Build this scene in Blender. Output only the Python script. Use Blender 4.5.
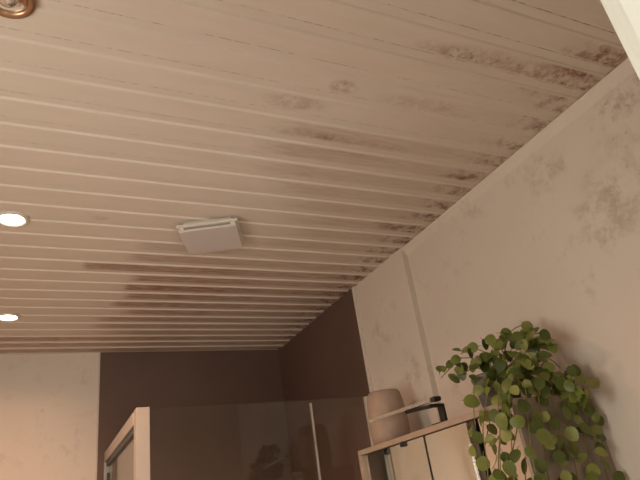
import bpy, bmesh, math, random
from mathutils import Vector, Matrix
random.seed(7)
for o in list(bpy.data.objects): bpy.data.objects.remove(o)
scene = bpy.context.scene
COL = scene.collection

# ------------------------------------------------------------------ camera
F, EL, YAW, ROLL = 572.8, 0.4496, 0.4938, -0.1551
CAMZ = 1.5
fw = Vector((math.sin(YAW)*math.cos(EL), math.cos(YAW)*math.cos(EL), math.sin(EL)))
r0 = Vector((math.cos(YAW), -math.sin(YAW), 0)); u0 = r0.cross(fw)
rt = math.cos(ROLL)*r0 + math.sin(ROLL)*u0
up = -math.sin(ROLL)*r0 + math.cos(ROLL)*u0
cam = bpy.data.cameras.new('camera'); camo = bpy.data.objects.new('camera', cam); COL.objects.link(camo)
M4 = Matrix((rt, up, -fw)).transposed().to_4x4(); M4.translation = (0, 0, CAMZ)
camo.matrix_world = M4
cam.sensor_width = 36; cam.lens = F/640*36; cam.clip_start = .02
scene.camera = camo

# ------------------------------------------------------------------ world, light, exposure
w = bpy.data.worlds.new('world'); scene.world = w; w.use_nodes = True
w.node_tree.nodes['Background'].inputs[0].default_value = (.8, .85, 1, 1)
w.node_tree.nodes['Background'].inputs[1].default_value = .02
vs = scene.view_settings
vs.view_transform = 'Standard'; vs.look = 'None'; vs.gamma = 1; vs.use_curve_mapping = False; vs.exposure = -0.08

WARM = (1.0, .55, .34); DAY = (.97, .99, .90)
DOWNLIGHT_W = (15.0, 3.0)
HALL_W = 17.0
SIDE_FILL_W = 9.6
def area(name, loc, direction, sx, sy, power, color, shape='RECTANGLE', spread=180):
    l = bpy.data.lights.new(name, 'AREA'); l.shape = shape; l.size = sx
    if shape in ('RECTANGLE', 'ELLIPSE'): l.size_y = sy
    l.energy = power; l.color = color; l.spread = math.radians(spread)
    o = bpy.data.objects.new(name, l); COL.objects.link(o); o.location = loc
    o.rotation_euler = Vector(direction).to_track_quat('-Z', 'Y').to_euler()
    return o
# daylight through the hall window behind the doorway the picture is taken from
area('hall_window_light', (.15, -1.50, 1.18), (0, 1, 0), 1.1, 1.0, HALL_W, DAY)

# added daylight fill from the left, set at an unseen, made-up window
area('side_fill_light', (-1.02, .66, 1.45), (1, 0, .0), .56, .9, SIDE_FILL_W, DAY)

# ------------------------------------------------------------------ helpers
def lin(c):
    return tuple((v/255/12.92 if v/255 <= .04045 else ((v/255+.055)/1.055)**2.4) for v in c)
def ray(px, py):
    return rt*((px-320)/F) - up*((py-240)/F) + fw
def at(px, py, axis, val):
    d = ray(px, py); i = 'xyz'.index(axis)
    c = Vector((0, 0, CAMZ)); return c + d*((val-c[i])/d[i])
def link_mesh(name, bm, mat, parent=None, smooth=False):
    me = bpy.data.meshes.new(name); bm.to_mesh(me); bm.free()
    if smooth:
        for p in me.polygons: p.use_smooth = True
    return link_data(name, me, mat, parent)
def link_data(name, me, mat, parent=None):
    if mat and not me.materials: me.materials.append(mat)
    o = bpy.data.objects.new(name, me); COL.objects.link(o)
    if parent:
        o.parent = parent
    return o
def box(bm, a, b, bev=0, seg=2):
    t = bmesh.new(); bmesh.ops.create_cube(t, size=1)
    a, b = Vector(a), Vector(b)
    for v in t.verts:
        v.co = Vector(((a[i]+b[i])/2 + v.co[i]*abs(b[i]-a[i]) for i in range(3)))
    if bev: bmesh.ops.bevel(t, geom=t.edges[:], offset=bev, segments=seg, affect='EDGES', profile=.6)
    merge(bm, t)
def merge(bm, t, mtx=None):
    me = bpy.data.meshes.new('tmp'); t.to_mesh(me); t.free()
    if mtx: me.transform(mtx)
    bm.from_mesh(me); bpy.data.meshes.remove(me)
def B(a, b, bev=0):
    bm = bmesh.new(); box(bm, a, b, bev); return bm
def lathe(prof, n=32, cap0=False, cap1=False):
    bm = bmesh.new(); rings = []
    for r, z in prof:
        rings.append([bm.verts.new((r*math.cos(2*math.pi*k/n), r*math.sin(2*math.pi*k/n), z)) for k in range(n)])
    for i in range(len(rings)-1):
        for k in range(n):
            bm.faces.new((rings[i][k], rings[i][(k+1) % n], rings[i+1][(k+1) % n], rings[i+1][k]))
    if cap0: bm.faces.new(list(reversed(rings[0])))
    if cap1: bm.faces.new(rings[-1])
    bmesh.ops.recalc_face_normals(bm, faces=bm.faces)
    return bm
def tube(bm, pts, r, n=6):
    pts = [Vector(p) for p in pts]; prev = None
    ref = Vector((.3, .5, .81))
    for i, p in enumerate(pts):
        d = (pts[min(i+1, len(pts)-1)] - pts[max(i-1, 0)]).normalized()
        a = d.cross(ref).normalized(); b = d.cross(a)
        ring = [bm.verts.new(p + r*(a*math.cos(2*math.pi*k/n)+b*math.sin(2*math.pi*k/n))) for k in range(n)]
        if prev:
            for k in range(n): bm.faces.new((prev[k], prev[(k+1) % n], ring[(k+1) % n], ring[k]))
        else: bm.faces.new(ring)
        prev = ring
    bm.faces.new(prev)
    bmesh.ops.recalc_face_normals(bm, faces=bm.faces)
def thing(name, loc, label, cat, group=None):
    o = bpy.data.objects.new(name, None); COL.objects.link(o); o.location = loc; o.empty_display_size = .05
    return tag(o, label, cat, group)
def tag(o, label, cat, group=None):
    o['label'] = label; o['category'] = cat
    if group: o['group'] = group
    return o
def struct(o, label=None, cat=None):
    o['kind'] = 'structure'
    if label: o['label'] = label
    if cat: o['category'] = cat
    return o

# ------------------------------------------------------------------ materials
class N:
    def __init__(s, name):
        s.m = bpy.data.materials.new(name); s.m.use_nodes = True; s.t = s.m.node_tree; s.n = s.t.nodes
        s.b = s.n['Principled BSDF']
    def node(s, typ, **kw):
        n = s.n.new(typ)
        for k, v in kw.items(): setattr(n, k, v)
        return n
    def l(s, a, b): s.t.links.new(a, b)
    def val(s, x, sock):
        if hasattr(x, 'is_output'): s.l(x, sock)
        else: sock.default_value = x
    def math(s, op, a, b=0.0, clamp=False):
        n = s.node('ShaderNodeMath', operation=op, use_clamp=clamp); s.val(a, n.inputs[0]); s.val(b, n.inputs[1]); return n.outputs[0]
    def sstep(s, x, lo, hi, a=0.0, b=1.0):
        n = s.node('ShaderNodeMapRange', interpolation_type='SMOOTHSTEP')
        s.val(x, n.inputs['Value']); s.val(lo, n.inputs['From Min']); s.val(hi, n.inputs['From Max'])
        s.val(a, n.inputs['To Min']); s.val(b, n.inputs['To Max']); return n.outputs[0]
    def noise(s, vec, scale, detail=4, rough=.55):
        n = s.node('ShaderNodeTexNoise'); n.inputs['Scale'].default_value = scale
        n.inputs['Detail'].default_value = detail; n.inputs['Roughness'].default_value = rough
        if vec is not None: s.l(vec, n.inputs['Vector'])
        return n.outputs['Fac']
    def pos(s):
        g = s.node('ShaderNodeNewGeometry').outputs['Position']; x = s.node('ShaderNodeSeparateXYZ'); s.l(g, x.inputs[0])
        return g, x.outputs
    def scaled(s, vec, sc):
        n = s.node('ShaderNodeVectorMath', operation='MULTIPLY'); s.l(vec, n.inputs[0]); n.inputs[1].default_value = sc; return n.outputs[0]
    def mix(s, fac, a, b):
        n = s.node('ShaderNodeMix', data_type='RGBA'); s.val(fac, n.inputs[0])
        for x, i in ((a, 6), (b, 7)):
            if hasattr(x, 'is_output'): s.l(x, n.inputs[i])
            else: n.inputs[i].default_value = (*x, 1)
        return n.outputs[2]
    def bump(s, h, strength=.3, dist=.002):
        n = s.node('ShaderNodeBump'); n.inputs['Strength'].default_value = strength; n.inputs['Distance'].default_value = dist
        s.l(h, n.inputs['Height']); s.l(n.outputs[0], s.b.inputs['Normal'])
    def base(s, c, rough=.5, metal=0, spec=.5):
        if hasattr(c, 'is_output'): s.l(c, s.b.inputs['Base Color'])
        else: s.b.inputs['Base Color'].default_value = (*c, 1)
        s.b.inputs['Roughness'].default_value = rough; s.b.inputs['Metallic'].default_value = metal
        s.b.inputs['Specular IOR Level'].default_value = spec
    def blob(s, X, Y, cx, cy, rx, ry):
        a = s.math('MULTIPLY', s.math('SUBTRACT', X, cx), 1/rx); b = s.math('MULTIPLY', s.math('SUBTRACT', Y, cy), 1/ry)
        d = s.math('ADD', s.math('MULTIPLY', a, a), s.math('MULTIPLY', b, b))
        return s.sstep(d, 0.0, 1.0, 1.0, 0.0)

def plain(name, c, rough=.5, metal=0, var=.06, scale=12, spec=.5):
    k = N(name); g, x = k.pos(); n = k.noise(g, scale)
    c2 = tuple(v*(1-var*2) for v in c); c3 = tuple(min(1, v*(1+var*2)) for v in c)
    k.base(k.mix(n, c2, c3), rough, metal, spec); return k.m

# --- painted ceiling plank with mould stains on its face
def plank_mat():
    k = N('painted_plank'); g, X = k.pos()
    tc = k.node('ShaderNodeTexCoord'); ox = k.node('ShaderNodeSeparateXYZ'); k.l(tc.outputs['Object'], ox.inputs[0])
    fy = ox.outputs[1]
    face = k.math('MULTIPLY', k.sstep(fy, .0055, .013), k.sstep(fy, .062, .0735, 1, 0))
    def attr(nm):
        a = k.node('ShaderNodeAttribute', attribute_type='OBJECT', attribute_name=nm); return a.outputs['Fac']
    st, am, sof = attr('stain_start'), attr('stain_amount'), attr('stain_soft')
    wob = k.noise(k.scaled(g, (5, 14, 1)), 3, 4)
    xs = k.math('ADD', X[0], k.math('MULTIPLY', k.math('SUBTRACT', wob, .5), sof))
    ramp = k.sstep(xs, st, k.math('ADD', st, sof))
    streak = k.noise(k.scaled(g, (3, 22, 1)), 4, 5, .6)
    pat = k.noise(g, 26, 5, .7)
    fade = k.sstep(X[0], .55, 1.0, 1.35, .95)
    am = k.math('MULTIPLY', am, fade)
    body = k.math('ADD', .42, k.math('MULTIPLY', k.sstep(streak, .3, .7), .58))
    m1 = k.math('MULTIPLY', k.math('MULTIPLY', ramp, am), body)
    # grime gathering along the right wall and the back wall
    wallr = k.math('MULTIPLY', k.sstep(X[0], 1.18, 1.41), k.sstep(pat, .4, .68))
    m1 = k.math('ADD', m1, k.math('MULTIPLY', wallr, .75))
    # single blotches
    bl = None
    for cx, cy, rx, ry, s in [(.67, .985, .05, .035, .5), (.57, 1.075, .11, .04, .38), (.42, 1.13, .05, .03, .25), (.86, .81, .12, .05, .38),
                              (1.0, .80, .18, .06, .42), (1.24, .80, .18, .08, .62), (1.30, .71, .16, .07, .55), (.66, 1.2, .16, .04, .3), (.95, 1.0, .2, .05, .25),
                              (.15, 1.785, .035, .018, .35), (.22, 2.335, .03, .02, .3), (1.22, 1.66, .1, .05, .4), (1.27, 1.31, .09, .05, .45), (.85, 1.22, .25, .06, .25)]:
        b = k.math('MULTIPLY', k.blob(X[0], X[1], cx, cy, rx, ry), s)
        bl = b if bl is None else k.math('ADD', bl, b)
    blm = k.math('MULTIPLY', bl, k.sstep(pat, .32, .62))
    speck = k.math('MULTIPLY', k.sstep(k.noise(g, 75, 3, .6), .58, .68), k.math('MULTIPLY', bl, 1.0))
    m1 = k.math('ADD', m1, blm)
    speck = k.math('ADD', speck, k.math('MULTIPLY', k.math('MULTIPLY', k.sstep(X[0], 1.16, 1.36), k.sstep(pat, .47, .62)), k.sstep(X[1], 1.2, 1.9, .25, .85)))
    speck = k.math('MULTIPLY', speck, face)
    m1 = k.math('MULTIPLY', m1, k.math('ADD', .12, k.math('MULTIPLY', face, .88)), True)
    paint = k.mix(k.noise(k.scaled(g, (2, 12, 1)), 3), (.59, .515, .44), (.67, .59, .51))
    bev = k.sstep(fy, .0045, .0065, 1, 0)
    paint = k.mix(k.math('MULTIPLY', bev, .15), paint, (.74, .68, .60))   # bevels tinted lighter, painting in the light they catch
    c = k.mix(m1, paint, (.25, .125, .08))
    c = k.mix(k.math('MULTIPLY', speck, .8, True), c, (.05, .035, .022))
    # chipped filler: dark dashes along the joint
    crack = k.math('MULTIPLY', k.sstep(k.math('ABSOLUTE', k.math('SUBTRACT', fy, .0742)), .0012, .0034, 1, 0),
                   k.sstep(k.noise(k.scaled(g, (9, 2, 1)), 4, 5, .75), .47, .55))
    c = k.mix(k.math('MULTIPLY', crack, .9), c, (.06, .045, .03))
    k.base(c, .55, 0, .3)
    k.bump(k.noise(k.scaled(g, (20, 160, 1)), 4), .15, .001)
    return k.m

def wall_mat():
    k = N('stained_plaster'); g, X = k.pos()
    n = k.noise(g, 4, 5); n2 = k.noise(g, 16, 6, .7); n3 = k.noise(g, 60, 3)
    c = k.mix(n, (.675, .60, .52), (.76, .68, .60))
    st = k.math('MULTIPLY', k.sstep(n, .45, .7), k.sstep(n2, .48, .72))
    c = k.mix(k.math('MULTIPLY', st, .32), c, (.30, .22, .14))
    right = k.sstep(X[0], 1.3, 1.36)
    bl = None
    for cy, cz, ry, rz, s in [(.92, 2.17, .12, .16, .28), (1.05, 2.38, .12, .08, .35), (.80, 2.22, .12, .24, .25), (2.12, 2.2, .1, .12, .25), (1.95, 2.0, .07, .12, .3), (.72, 2.42, .16, .07, .5), (2.2, 1.95, .05, .1, .3)]:
        b = k.math('MULTIPLY', k.blob(X[1], X[2], cy, cz, ry, rz), s); bl = b if bl is None else k.math('ADD', bl, b)
    bl = k.math('MULTIPLY', k.math('MULTIPLY', bl, right), k.sstep(n2, .42, .66))
    c = k.mix(bl, c, (.27, .19, .11))
    sp = k.math('MULTIPLY', k.math('MULTIPLY', bl, k.sstep(n3, .6, .68)), 1.2, True)
    c = k.mix(sp, c, (.06, .045, .03))
    k.base(c, .8, 0, .2); k.bump(k.noise(g, 90, 4), .2, .002)
    return k.m

def dark_mat():
    k = N('dark_brown_microcement'); g, X = k.pos()
    n = k.noise(g, 3.5, 6, .6); n2 = k.noise(g, 18, 4)
    c = k.mix(n, (.108, .066, .052), (.165, .104, .083)); c = k.mix(k.math('MULTIPLY', n2, .35), c, (.138, .088, .07))
    k.base(c, .5, 0, .35); k.bump(n2, .1, .002); return k.m

def glass_mat():
    m = bpy.data.materials.new('clear_glass'); m.use_nodes = True; t = m.node_tree; t.nodes.clear()
    o = t.nodes.new('ShaderNodeOutputMaterial'); mx = t.nodes.new('ShaderNodeMixShader')
    tr = t.nodes.new('ShaderNodeBsdfTransparent'); tr.inputs[0].default_value = (.97, .98, .97, 1)
    gl = t.nodes.new('ShaderNodeBsdfGlossy'); gl.inputs['Roughness'].default_value = .012
    fr = t.nodes.new('ShaderNodeFresnel'); ge = t.nodes.new('ShaderNodeNewGeometry'); mr = t.nodes.new('ShaderNodeMapRange')
    mr.inputs['To Min'].default_value = 1.52; mr.inputs['To Max'].default_value = 1/1.52
    t.links.new(ge.outputs['Backfacing'], mr.inputs['Value']); t.links.new(mr.outputs[0], fr.inputs[0])   # same reflectance on both faces of the sheet
    t.links.new(fr.outputs[0], mx.inputs[0]); t.links.new(tr.outputs[0], mx.inputs[1]); t.links.new(gl.outputs[0], mx.inputs[2]); t.links.new(mx.outputs[0], o.inputs[0])
    return m
def emit(name, c, s):
    k = N(name); k.base((.8, .8, .8), .3); k.b.inputs['Emission Color'].default_value = (*c, 1); k.b.inputs['Emission Strength'].default_value = s; return k.m
def leaf_mat():
    k = N('leaf_green'); oi = k.node('ShaderNodeObjectInfo'); g, X = k.pos()
    rp = k.node('ShaderNodeValToRGB'); k.l(oi.outputs['Random'], rp.inputs[0])
    e = rp.color_ramp.elements; e[0].color = (.055, .085, .014, 1); e[1].color = (.32, .34, .09, 1)
    x = e.new(.45); x.color = (.13, .17, .028, 1); x = e.new(.75); x.color = (.19, .23, .045, 1)
    c = k.mix(k.math('MULTIPLY', k.noise(g, 70, 3), .5), rp.outputs[0], (.06, .08, .015))
    k.base(c, .42, 0, .45); k.b.inputs['Subsurface Weight'].default_value = 0
    return k.m

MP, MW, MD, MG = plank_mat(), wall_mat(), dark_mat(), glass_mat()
def frost_mat():
    m = glass_mat(); m.name = 'satin_glass'; t = m.node_tree; out = [n for n in t.nodes if n.type == 'OUTPUT_MATERIAL'][0]
    clear = out.inputs[0].links[0].from_socket
    df = t.nodes.new('ShaderNodeBsdfDiffuse'); df.inputs[0].default_value = (.62, .57, .50, 1)
    tl = t.nodes.new('ShaderNodeBsdfTranslucent'); tl.inputs[0].default_value = (.62, .57, .50, 1)
    a = t.nodes.new('ShaderNodeMixShader'); a.inputs[0].default_value = .4; b = t.nodes.new('ShaderNodeMixShader'); b.inputs[0].default_value = .16
    t.links.new(df.outputs[0], a.inputs[1]); t.links.new(tl.outputs[0], a.inputs[2])
    t.links.new(clear, b.inputs[1]); t.links.new(a.outputs[0], b.inputs[2]); t.links.new(b.outputs[0], out.inputs[0])
    return m
M_frost = frost_mat()
M_white = plain('white_lacquer', (.62, .57, .50), .4, 0, .03)
M_frame = plain('shower_frame_satin', (.39, .35, .305), .35, 0, .03)
M_profile = plain('grey_green_profile', (.34, .34, .30), .4, .6, .05)
M_door = plain('white_gloss_paint', (.86, .89, .83), .35, 0, .02)
M_trim = plain('cove_paint', (.58, .52, .44), .6, 0, .08)
M_fan = plain('fan_white_plastic', (.60, .55, .53), .35, 0, .02)
M_fan2 = plain('fan_aged_plastic', (.66, .60, .52), .4, 0, .03)
M_black = plain('black_plastic', (.02, .018, .015), .4, 0, .1)
M_chrome = plain('brushed_chrome', (.74, .72, .68), .32, 1, .05)
M_bar = plain('satin_silver_bar', (.85, .83, .79), .22, .9, .03)
M_brass = plain('aged_brass_ring', (.42, .27, .17), .3, .9, .12)
M_wood = plain('pale_ash_edge', (.36, .28, .21), .5, 0, .10, 30)
M_side = plain('taupe_melamine', (.30, .255, .20), .45, 0, .05)
M_mirror = plain('mirror_silver', (.93, .91, .86), .01, 1, .0)
M_vase = plain('beige_stoneware', (.36, .27, .21), .6, 0, .12, 30)
M_pot = plain('grey_glazed_pot', (.13, .125, .12), .4, 0, .1, 30)
M_soil = plain('dark_soil', (.03, .02, .013), .9, 0, .3, 80)
M_stem = plain('vine_stem', (.20, .17, .06), .6, 0, .15, 40)
M_leaf = leaf_mat()
M_floor = plain('pale_stone_floor', (.72, .63, .54), .4, 0, .08, 5)
M_bulb_on = emit('lit_lamp_lens', (1, .86, .68), 26)
M_lens = plain('unlit_lamp_glass', (.75, .72, .66), .12, .85, .2, 60)
M_day = emit('daylight_pane', (1, .98, .92), 3)

# ------------------------------------------------------------------ room shell
ZC, YB, XR, XRP, XL, YF = 2.5, 3.336, 1.405, 1.377, -1.05, .282
floor = struct(link_mesh('floor', B((-1.3, -1.7, -.06), (1.7, 3.6, 0)), M_floor))
ceiling = struct(link_mesh('ceiling', B((-1.3, -1.7, ZC+.022), (1.7, 3.6, ZC+.08)), M_white))
wall_back = struct(link_mesh('wall_back', B((-1.15, YB, -.02), (1.55, YB+.1, ZC+.03)), MW))
wall_left = struct(link_mesh('wall_left', B((XL-.1, YF-.1, -.02), (XL, YB+.02, ZC+.03)), MW))
bm = B((XR, -1.6, -.02), (XR+.12, YB+.02, ZC+.03)); box(bm, (XRP, 1.845, -.02), (XR+.01, YB+.01, ZC+.03), .004)
wall_right = struct(link_mesh('wall_right', bm, MW))
DX0, DX1, DZ = -.30, .60, 2.045
bm = bmesh.new()
box(bm, (XL-.05, YF-.10, 0), (DX0-.03, YF-.004, ZC+.03)); box(bm, (DX1+.03, YF-.10, 0), (XR+.02, YF-.004, ZC+.03)); box(bm, (DX0-.04, YF-.10, DZ+.03), (DX1+.04, YF-.004, ZC+.03))
wall_front = struct(link_mesh('wall_front', bm, MW))
# dark wet-area lining of the shower (thin layer on both walls)
link_mesh('shower_lining', B((.302, YB-.006, 0), (XRP, YB+.01, ZC+.01)), MD, wall_back)
link_mesh('shower_lining', B((XRP-.006, 2.292, 0), (XRP+.006, YB, ZC+.01)), MD, wall_right)
link_mesh('lining_edge_strip', B((XRP-.010, 2.272, 0), (XRP+.006, 2.293, ZC)), MW, wall_right)
link_mesh('lining_edge_strip', B((.296, YB-.008, 0), (.303, YB+.006, ZC)), M_trim, wall_back)
# hall behind the doorway
struct(link_mesh('wall_hall', B((-1.2, -1.62, 0), (1.5, -1.53, ZC+.03)), MW))
struct(link_mesh('wall_hall_side', B((-1.15, -1.6, 0), (-1.05, YF-.09, ZC+.03)), MW))
win = struct(link_mesh('window_1', B((-.42, -1.532, .63), (.72, -1.522, 1.72)), M_day))
bm = bmesh.new()
for a, b in (((-.48, -1.535, .57), (-.40, -1.5, 1.78)), ((.70, -1.535, .57), (.78, -1.5, 1.78)), ((-.48, -1.535, 1.70), (.78, -1.5, 1.78)), ((-.48, -1.535, .57), (.78, -1.5, .65))): box(bm, a, b, .004)
link_mesh('window_frame', bm, M_door, win)
fill_win = struct(link_mesh('fill_window', B((XL-.004, .36, .98), (XL+.008, .96, 1.92)), M_day))  # glowing pane out of view, added to go with the side fill
bm = bmesh.new()
for a, b in (((.30, .92), (.38, 1.98)), ((.94, .92), (1.02, 1.98)), ((.30, .92), (1.02, 1.0)), ((.30, 1.90), (1.02, 1.98))): box(bm, (XL-.004, a[0], a[1]), (XL+.025, b[0], b[1]), .004)
link_mesh('window_frame', bm, M_door, fill_win)
# door frame
bm = bmesh.new()
box(bm, (DX1, YF-.115, 0), (DX1+.035, YF, DZ+.03), .002); box(bm, (DX0-.035, YF-.115, 0), (DX0, YF, DZ+.03), .002); box(bm, (DX0-.035, YF-.115, DZ), (DX1+.035, YF, DZ+.035), .002)
door = struct(link_mesh('door_1', bm, M_door))
bm = bmesh.new()
box(bm, (DX1-.012, YF-.11, 0), (DX1+.002, YF-.016, DZ), .002); box(bm, (DX0-.002, YF-.11, 0), (DX0+.012, YF-.016, DZ), .002)
link_mesh('door_stop', bm, M_door, door)
bm = bmesh.new()
box(bm, (DX1+.004, YF-.004, 0), (DX1+.07, YF+.010, DZ+.07), .004); box(bm, (DX0-.07, YF-.004, 0), (DX0-.004, YF+.010, DZ+.07), .004); box(bm, (DX0-.07, YF-.004, DZ+.004), (DX1+.07, YF+.010, DZ+.07), .004)
link_mesh('door_casing', bm, M_door, door)

# ceiling planks: face, joint, recessed tongue, bevelled near edge
PW, OFF = .09961, .8393
def plank_mesh(L):
    D = .0048
    prof = [(-.001, D), (.001, D), (.0048, .0006), (.0065, 0), (.0720, 0), (.0735, .0008), (.0736, D+.005), (.0766, D+.005), (.0766, D), (PW-.0012, D), (PW-.0012, .02), (-.001, .02)]
    bm = bmesh.new()
    A = [bm.verts.new((0, y, z)) for y, z in prof]; C = [bm.verts.new((L, y, z)) for y, z in prof]
    n = len(prof)
    for i in range(n): bm.faces.new((A[i], A[(i+1) % n], C[(i+1) % n], C[i]))
    bm.faces.new(A); bm.faces.new(list(reversed(C)))
    bmesh.ops.recalc_face_normals(bm, faces=bm.faces)
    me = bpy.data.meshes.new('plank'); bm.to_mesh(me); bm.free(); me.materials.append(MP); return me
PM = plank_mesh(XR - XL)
#        n: (stain start x, amount, softness)
STAIN = {2: (.75, .12, .4), 3: (.52, .30, .18), 4: (.50, .34, .15), 5: (.50, .32, .25), 6: (.58, .34, .25), 7: (.66, .38, .25), 8: (.72, .42, .25), 9: (.70, .40, .3), 10: (.62, .40, .3),
         11: (.26, .26, .10), 12: (.24, .46, .10), 13: (.115, .68, .03), 14: (.29, .66, .07), 15: (.29, .80, .04), 16: (.29, .70, .06), 17: (.26, .66, .06), 18: (.28, .58, .14),
         19: (.20, .56, .1), 20: (.20, .48, .1), 21: (.15, .45, .3), 22: (-.6, .58, .1), 23: (-.6, .52, .2), 24: (-.6, .55, .1)}
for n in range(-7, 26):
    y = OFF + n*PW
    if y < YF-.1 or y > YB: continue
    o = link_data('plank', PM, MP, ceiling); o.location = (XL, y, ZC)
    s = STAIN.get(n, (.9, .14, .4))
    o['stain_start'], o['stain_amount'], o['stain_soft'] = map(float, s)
# cove strip under the ceiling along the right wall
bm = bmesh.new()
pr = [(0, 0), (-.022, 0), (-.020, -.006), (-.012, -.016), (-.004, -.030), (0, -.034)]
A = [bm.verts.new((XR+.001+x, YF, ZC-.0003+z)) for x, z in pr]; C = [bm.verts.new((XR+.001+x, 1.846, ZC-.0003+z)) for x, z in pr]
for i in range(len(pr)): bm.faces.new((A[i], A[(i+1) % 6], C[(i+1) % 6], C[i]))
bm.faces.new(A); bm.faces.new(list(reversed(C))); bmesh.ops.recalc_face_normals(bm, faces=bm.faces)
struct(link_mesh('trim_1', bm, MW))

# ------------------------------------------------------------------ downlights
ringm = lathe([(.034, .004), (.036, -.003), (.042, -.007), (.049, -.005), (.051, .0), (.051, .006)], 40)
def downlight(x, y, label, on, power=0):
    t = thing('downlight', (x, y, ZC), label, 'ceiling light', 'recessed ceiling downlights')
    global ringm
    link_mesh('trim_ring', ringm.copy(), M_white if on else M_brass, t, True)
    if on:
        link_mesh('lens', lathe([(.0005, -.004), (.02, -.0035), (.036, -.001)], 32), M_bulb_on, t, True)
        l = area('downlight_lamp', (x, y, ZC-.012), (0, 0, -1), .06, .06, power, WARM, 'DISK', 150)
    else:
        link_mesh('reflector', lathe([(.014, .006), (.026, .004), (.034, -.001)], 32), M_brass, t, True)
        link_mesh('bulb', lathe([(.0005, -.018), (.008, -.0165), (.016, -.011), (.022, -.003), (.024, .006)], 28), M_lens, t, True)
    return t
downlight(-.112, 1.838, 'lit round downlight level with the fan, nearer of the two glowing ones', True, DOWNLIGHT_W[0])
downlight(-.141, 2.755, 'lit round downlight near the back wall, farther of the two glowing ones', True, DOWNLIGHT_W[1])
downlight(-.105, .930, 'unlit downlight with brownish metal ring in the top left corner', False)
ringm.free()

# ------------------------------------------------------------------ exhaust fan
fan = thing('exhaust_fan', (.535, 1.815, ZC), 'square white plastic exhaust fan mounted askew on the ceiling', 'fan')
fan.rotation_euler[2] = math.radians(-25)
link_mesh('mounting_base', B((-.085, -.085, -.010), (.085, .085, .0), .003), M_fan2, fan)
link_mesh('housing', B((-.108, -.098, -.024), (.108, .098, -.0125), .004), M_fan2, fan)
link_mesh('inner_grille', B((-.08, -.075, -.033), (.08, .078, -.022)), M_black, fan)
bm = B((-.102, -.090, -.040), (.102, .098, -.0305), .003)
link_mesh('cover_plate', bm, M_fan, fan)
bm = bmesh.new()
for sx in (-1, 1): box(bm, (sx*.09-.008, -.09, -.034), (sx*.09+.008, .095, -.022), .001)
link_mesh('cover_clip', bm, M_fan2, fan)

# ------------------------------------------------------------------ shower enclosure
sh = thing('shower_enclosure', (.36, 2.29, 0), 'clear glass shower enclosure with a pale frame in the dark corner', 'shower')
def shp(name, a, b, m, bev=0, parent=None):
    o = link_mesh(name, B(Vector(a)-Vector((.36, 2.29, 0)), Vector(b)-Vector((.36, 2.29, 0)), bev), m, parent or sh); return o
GZ = 1.972
shp('corner_post', (.340, 2.285, 0), (.390, 2.345, GZ+.002), M_frame, .003)
shp('top_rail', (.336, 2.343, 1.918), (.378, YB-.008, 1.968), M_frame, .003)
shp('rail_shadow_strip', (.343, 2.345, 1.894), (.368, YB-.008, 1.918), M_black)  # black strip standing in for the shadow gap below the rail
shp('wall_profile', (.333, YB-.045, .02), (.375, YB-.006, 1.918), M_profile, .003)
shp('glass_pane', (.352, 2.345, .03), (.358, YB-.045, 1.9), M_frost)
hg = shp('hinge', (.345, YB-.085, 1.80), (.372, YB-.045, 1.86), M_black, .003)
shp('glass_pane', (.390, 2.312, .03), (1.361, 2.318, GZ), MG)
shp('wall_profile', (1.346, 2.303, .0), (1.381, 2.327, GZ), M_white, .003)
shp('pane_edge_profile', (1.066, 2.300, .05), (1.074, 2.312, 1.956), M_chrome, .002)
shp('shower_tray', (.345, 2.30, 0), (XRP-.008, YB-.008, .05), M_white, .006)

# ------------------------------------------------------------------ mirror cabinet
CX0, CX1, CY0, CY1, CZ0, CZ1 = 1.117, XR, 1.165, 2.040, 1.02, 1.713
co = Vector((CX0, CY0, CZ0))
cab = thing('mirror_cabinet', co, 'taupe bathroom cabinet with mirror doors hung on the right wall', 'cabinet')
def cb(name, a, b, m, bev=0, parent=None):
    return link_mesh(name, B(Vector(a)-co, Vector(b)-co, bev), m, parent or cab)
TH = .018
cb('top_panel', (CX0, CY0, CZ1-TH), (CX1, CY1, CZ1), M_wood, .0015)
cb('bottom_panel', (CX0, CY0, CZ0), (CX1, CY1, CZ0+TH), M_wood, .0015)
cb('side_panel', (CX0, CY0, CZ0+TH), (CX1, CY0+TH*.6, CZ1-TH), M_side, .0015)
cb('side_panel', (CX0, CY1-TH, CZ0+TH), (CX1-.02, CY1, CZ1-TH), M_wood, .0015)
cb('back_panel', (CX1-.03, CY0+TH, CZ0+TH), (CX1, CY1-TH, CZ1-TH), M_side)
dr = []
for y0, y1 in ((1.178, 1.326), (1.340, 1.594), (1.599, CY1-TH-.002)):
    d = cb('door', (CX0+.010, y0, CZ0+TH+.002), (CX0+.024, y1, CZ1-TH-.003), M_black)
    cb('mirror', (CX0+.006, y0+.001, CZ0+TH+.003), (CX0+.0102, y1-.001, CZ1-TH-.004), M_mirror, 0, d); dr.append(d)
for h, yp, dx, a in ((dr[1], 1.594, 0, 1.1), (dr[2], 1.81, .003, 1.6)):   # doors not quite shut
    pv = Vector((CX0+.02, yp, 0)) - co
    h.matrix_local = Matrix.Translation(pv+Vector((dx, 0, 0))) @ Matrix.Rotation(math.radians(-a), 4, 'Z') @ Matrix.Translation(-pv)
kb = cb('door_catch', (CX0-.004, 1.715, CZ1-TH-.016), (CX0+.007, 1.733, CZ1-TH-.001), M_black, .002, dr[2])

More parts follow.
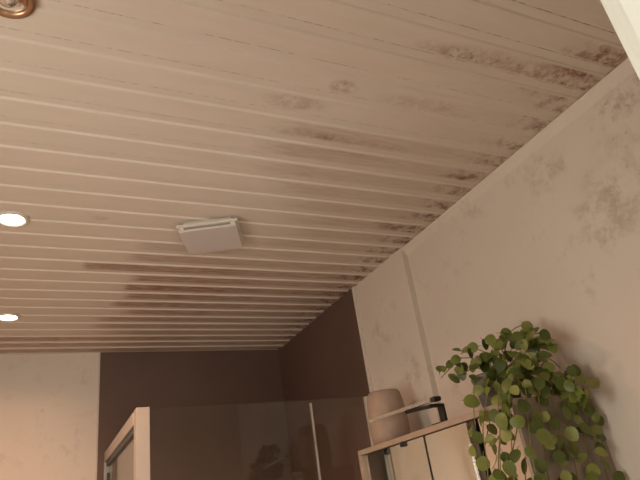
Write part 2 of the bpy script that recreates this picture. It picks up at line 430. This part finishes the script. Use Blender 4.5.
# LED bar light over the mirror
lo = Vector((1.16, 1.535, CZ1))
lamp = thing('mirror_light', lo, 'slim chrome bar light on a black bracket atop the cabinet', 'light')
p0, p1 = Vector((1.125, 1.497, 1.786)), Vector((1.112, 1.893, 1.796))
bm = bmesh.new(); t = bmesh.new(); bmesh.ops.create_cube(t, size=1)
for v in t.verts: v.co = Vector((v.co.x*.026, v.co.y*(p1-p0).length, v.co.z*.011))
bmesh.ops.bevel(t, geom=t.edges[:], offset=.003, segments=2, affect='EDGES')
merge(bm, t, Matrix.Translation((p0+p1)/2-lo) @ (p1-p0).to_track_quat('Y', 'Z').to_matrix().to_4x4())
bar = link_mesh('light_bar', bm, M_bar, lamp)
link_mesh('end_cap', B(p0-lo+Vector((-.014, -.010, -.007)), p0-lo+Vector((.014, .014, .007)), .003), M_black, lamp)
bm = bmesh.new()
box(bm, (-.030, -.018, .0), (.045, .022, .006), .002); box(bm, (.002, -.014, .004), (.012, .014, .062), .002); box(bm, (-.042, -.012, .055), (.012, .012, .064), .002)
tube(bm, [(-.03, .0, .058), (-.028, .05, .063), (-.034, .14, .069)], .006, 8)
link_mesh('bracket', bm, M_black, lamp)

# stoneware vase
vz = link_mesh('vase', lathe([(.0005, .0), (.066, .0), (.078, .008), (.083, .045), (.0825, .10), (.078, .155), (.070, .192), (.064, .200), (.061, .198), (.068, .17), (.073, .10), (.072, .02), (.0005, .014)], 40), M_vase, None, True)
vz.location = (1.230, 1.962, CZ1); vz.scale = (.92, .92, 1); tag(vz, 'rounded beige stoneware vase on the cabinet behind the bar light', 'vase')

# ------------------------------------------------------------------ trailing plant
PB = Vector((1.235, 1.335, CZ1))
plant = thing('potted_plant', PB, 'trailing green vine with round leaves in a grey pot on the cabinet', 'plant')
pot = link_mesh('pot', lathe([(.0005, 0), (.050, 0), (.055, .004), (.068, .088), (.071, .092), (.071, .102), (.066, .104), (.064, .10), (.060, .085), (.0005, .084)], 32), M_pot, plant, True)
link_mesh('soil', lathe([(.0005, .092), (.03, .091), (.0605, .087)], 20), M_soil, plant, True)
def leaf_mesh(wd, ln, cup, fold):
    bm = bmesh.new(); rows = [0, .12, .32, .55, .78, .93, 1.0]; wid = [.08, .62, .96, 1.0, .78, .42, .03]
    prev = None
    for t_, w_ in zip(rows, wid):
        y = t_*ln; zc = -cup*ln*(t_**2) + .15*cup*ln
        cur = [bm.verts.new((-wd/2*w_, y, zc+fold*wd*w_)), bm.verts.new((0, y, zc)), bm.verts.new((wd/2*w_, y, zc+fold*wd*w_))]
        if prev:
            for i in (0, 1): bm.faces.new((prev[i], prev[i+1], cur[i+1], cur[i]))
        prev = cur
    # short petiole
    a = [bm.verts.new((-.0006, -.010, 0)), bm.verts.new((.0006, -.010, 0)), bm.verts.new((.0008, .002, .001)), bm.verts.new((-.0008, .002, .001))]
    bm.faces.new(a)
    bmesh.ops.recalc_face_normals(bm, faces=bm.faces)
    me = bpy.data.meshes.new('leaf'); bm.to_mesh(me); bm.free()
    for p in me.polygons: p.use_smooth = True
    me.materials.append(M_leaf); return me
LEAVES = [leaf_mesh(.030, .034, .25, .10), leaf_mesh(.033, .036, .45, .06), leaf_mesh(.026, .034, .15, .16), leaf_mesh(.035, .037, .1, -.06)]
def spline(pts, step):
    pts = [Vector(p) for p in pts]; out = []
    P = [pts[0]*2-pts[1]] + pts + [pts[-1]*2-pts[-2]]
    for i in range(1, len(P)-2):
        n = max(2, int((P[i+1]-P[i]).length/step))
        for k in range(n):
            t_ = k/n; a, b, c, d = P[i-1], P[i], P[i+1], P[i+2]
            out.append(.5*((2*b)+(c-a)*t_+(2*a-5*b+4*c-d)*t_*t_+(3*b-a-3*c+d)*t_**3))
    out.append(pts[-1]); return out
def clear_of_cabinet(p):
    # keep a leaf's base outside cabinet, pot, wall
    p = p.copy(); m = .008
    if p.x > CX0-m and p.y > CY0-m and p.z < CZ1+m:
        dx, dy, dz = p.x-(CX0-m), p.y-(CY0-m), CZ1+m-p.z
        s = min(dx, dy, dz)
        if s == dx: p.x = CX0-m
        elif s == dy: p.y = CY0-m
        else: p.z = CZ1+m
    p.x = min(p.x, XR-.03); return p
def put_leaf(p, out, sc):
    n = (out + Vector((random.gauss(0, .38), random.gauss(0, .38), random.gauss(.05, .38)))).normalized()
    tip = Vector((random.gauss(0, .7), random.gauss(0, .7), random.gauss(-.45, .6)))
    y = (tip - n*tip.dot(n)).normalized(); x = y.cross(n)
    o = link_data('leaf', random.choice(LEAVES), M_leaf, plant)
    R3 = Matrix((x, y, n)).transposed().to_4x4()
    R3.translation = clear_of_cabinet(p) - PB
    o.matrix_local = R3 @ Matrix.Scale(sc, 4)
S = PB + Vector((0, 0, .095))
FX, SY = CX0-.014, CY0-.016
XF = lambda px, py, x: at(px, py, 'x', x)
YS = lambda px, py, y=SY: at(px, py, 'y', y)
CAMV = (Vector((0, 0, CAMZ)) - PB).normalized()
crown = [  # (path through pixels at chosen depths, outward normal, leaf spacing)
    [S, XF(480, 362, 1.21), XF(462, 358, 1.18), XF(441, 378, 1.14)],
    [S, XF(478, 368, 1.18), XF(465, 372, 1.13), XF(452, 377, 1.115)],
    [S, XF(485, 352, 1.22), XF(470, 350, 1.2), XF(461, 354, 1.18)],
    [S, XF(500, 355, 1.22), XF(492, 342, 1.22), XF(484, 345, 1.21)],
    [S, XF(505, 350, 1.26), XF(510, 332, 1.28), XF(522, 325, 1.30)],
    [S, XF(515, 352, 1.27), XF(528, 335, 1.30), XF(544, 334, 1.31)],
    [S, XF(520, 360, 1.27), XF(535, 345, 1.30), XF(552, 343, 1.31)],
    [S, XF(508, 372, 1.22), XF(520, 352, 1.20), XF(535, 356, 1.20)],
    [S, XF(530, 365, 1.27), XF(548, 358, 1.30), XF(560, 368, 1.31)],
    [S, XF(525, 372, 1.22), XF(535, 376, 1.19), XF(548, 380, 1.19)],
    [S, XF(515, 375, 1.18), XF(518, 385, 1.13), XF(510, 386, 1.11)],
]
front = [
    [S, XF(482, 386, 1.12), XF(474, 392, FX), XF(474, 412, FX-.01), XF(476, 436, FX), XF(473, 450, FX)],
    [S, XF(490, 390, 1.12), XF(486, 400, FX), XF(483, 430, FX-.01), XF(487, 462, FX), XF(489, 492, FX)],
    [S, XF(500, 388, 1.12), XF(498, 398, FX), XF(500, 425, FX-.01), XF(500, 460, FX), XF(502, 492, FX)],
    [S, XF(508, 388, 1.12), XF(509, 400, FX), XF(511, 432, FX-.01), XF(513, 470, FX), XF(516, 492, FX)],
]
side = [
    [S, XF(520, 382, 1.16), YS(526, 392), YS(528, 420), YS(532, 455), YS(540, 492)],
    [S, XF(528, 380, 1.18), YS(537, 388), YS(541, 420), YS(545, 455), YS(551, 492)],
    [S, XF(535, 376, 1.22), YS(551, 384), YS(556, 420), YS(560, 455), YS(566, 492)],
    [S, XF(540, 376, 1.27), YS(564, 380), YS(569, 410), YS(573, 450), YS(580, 492)],
    [S, XF(548, 372, 1.30), YS(574, 378), YS(586, 392), YS(589, 418), YS(592, 440)],
    [S, XF(545, 372, 1.28), YS(570, 385), YS(580, 420), YS(588, 452), YS(600, 492)],
    [S, XF(545, 375, 1.28), YS(575, 395), YS(592, 435), YS(603, 462), YS(613, 500)],
]
NL = 0
for paths, nrm, sp in ((crown, CAMV*.6+Vector((0, 0, .45)), .0225), (front, Vector((-1, -.35, .25)), .024), (side, Vector((-.25, -1, .25)), .0215)):
    for path in paths:
        pts = [clear_of_cabinet(p) if i else p for i, p in enumerate(spline(path, .02))]
        bm = bmesh.new(); tube(bm, [p-PB for p in pts], .0016, 5)
        link_mesh('vine_stem', bm, M_stem, plant)
        acc, last, s = 0, pts[0], 1
        for i, p in enumerate(pts[1:]):
            acc += (p-last).length; last = p
            if acc > sp and (p-S).length > .045:
                acc = 0; s = -s
                d = (pts[min(i+2, len(pts)-1)]-pts[i]).normalized(); sd = d.cross(nrm).normalized()
                j = Vector((random.gauss(0, .006), random.gauss(0, .006), random.gauss(0, .006)))
                q_ = p + sd*s*.012 + nrm.normalized()*random.uniform(.0, .012) + j
                if q_.z > .9: put_leaf(q_, nrm, random.uniform(.8, 1.2)); NL += 1

# the dense crown: more leaves on short stalks between the vines
for px, py, sx, sy, cnt in ((562, 384, 12, 10, 14), (580, 396, 6, 9, 6), (545, 340, 7, 7, 8), (522, 338, 12, 8, 15), (462, 362, 9, 7, 7), (480, 360, 10, 8, 10), (500, 352, 10, 10, 11), (535, 365, 14, 10, 16), (522, 366, 12, 9, 10)):
    for k in range(cnt):
        if NL >= 298: break
        x, y = random.gauss(px, sx*.6), random.gauss(py, sy*.6)
        p = XF(x, y, random.uniform(1.17, 1.24) + max(0, (x-480))*.0008)
        put_leaf(p, CAMV*.7+Vector((0, 0, .35)), random.uniform(.8, 1.15)); NL += 1
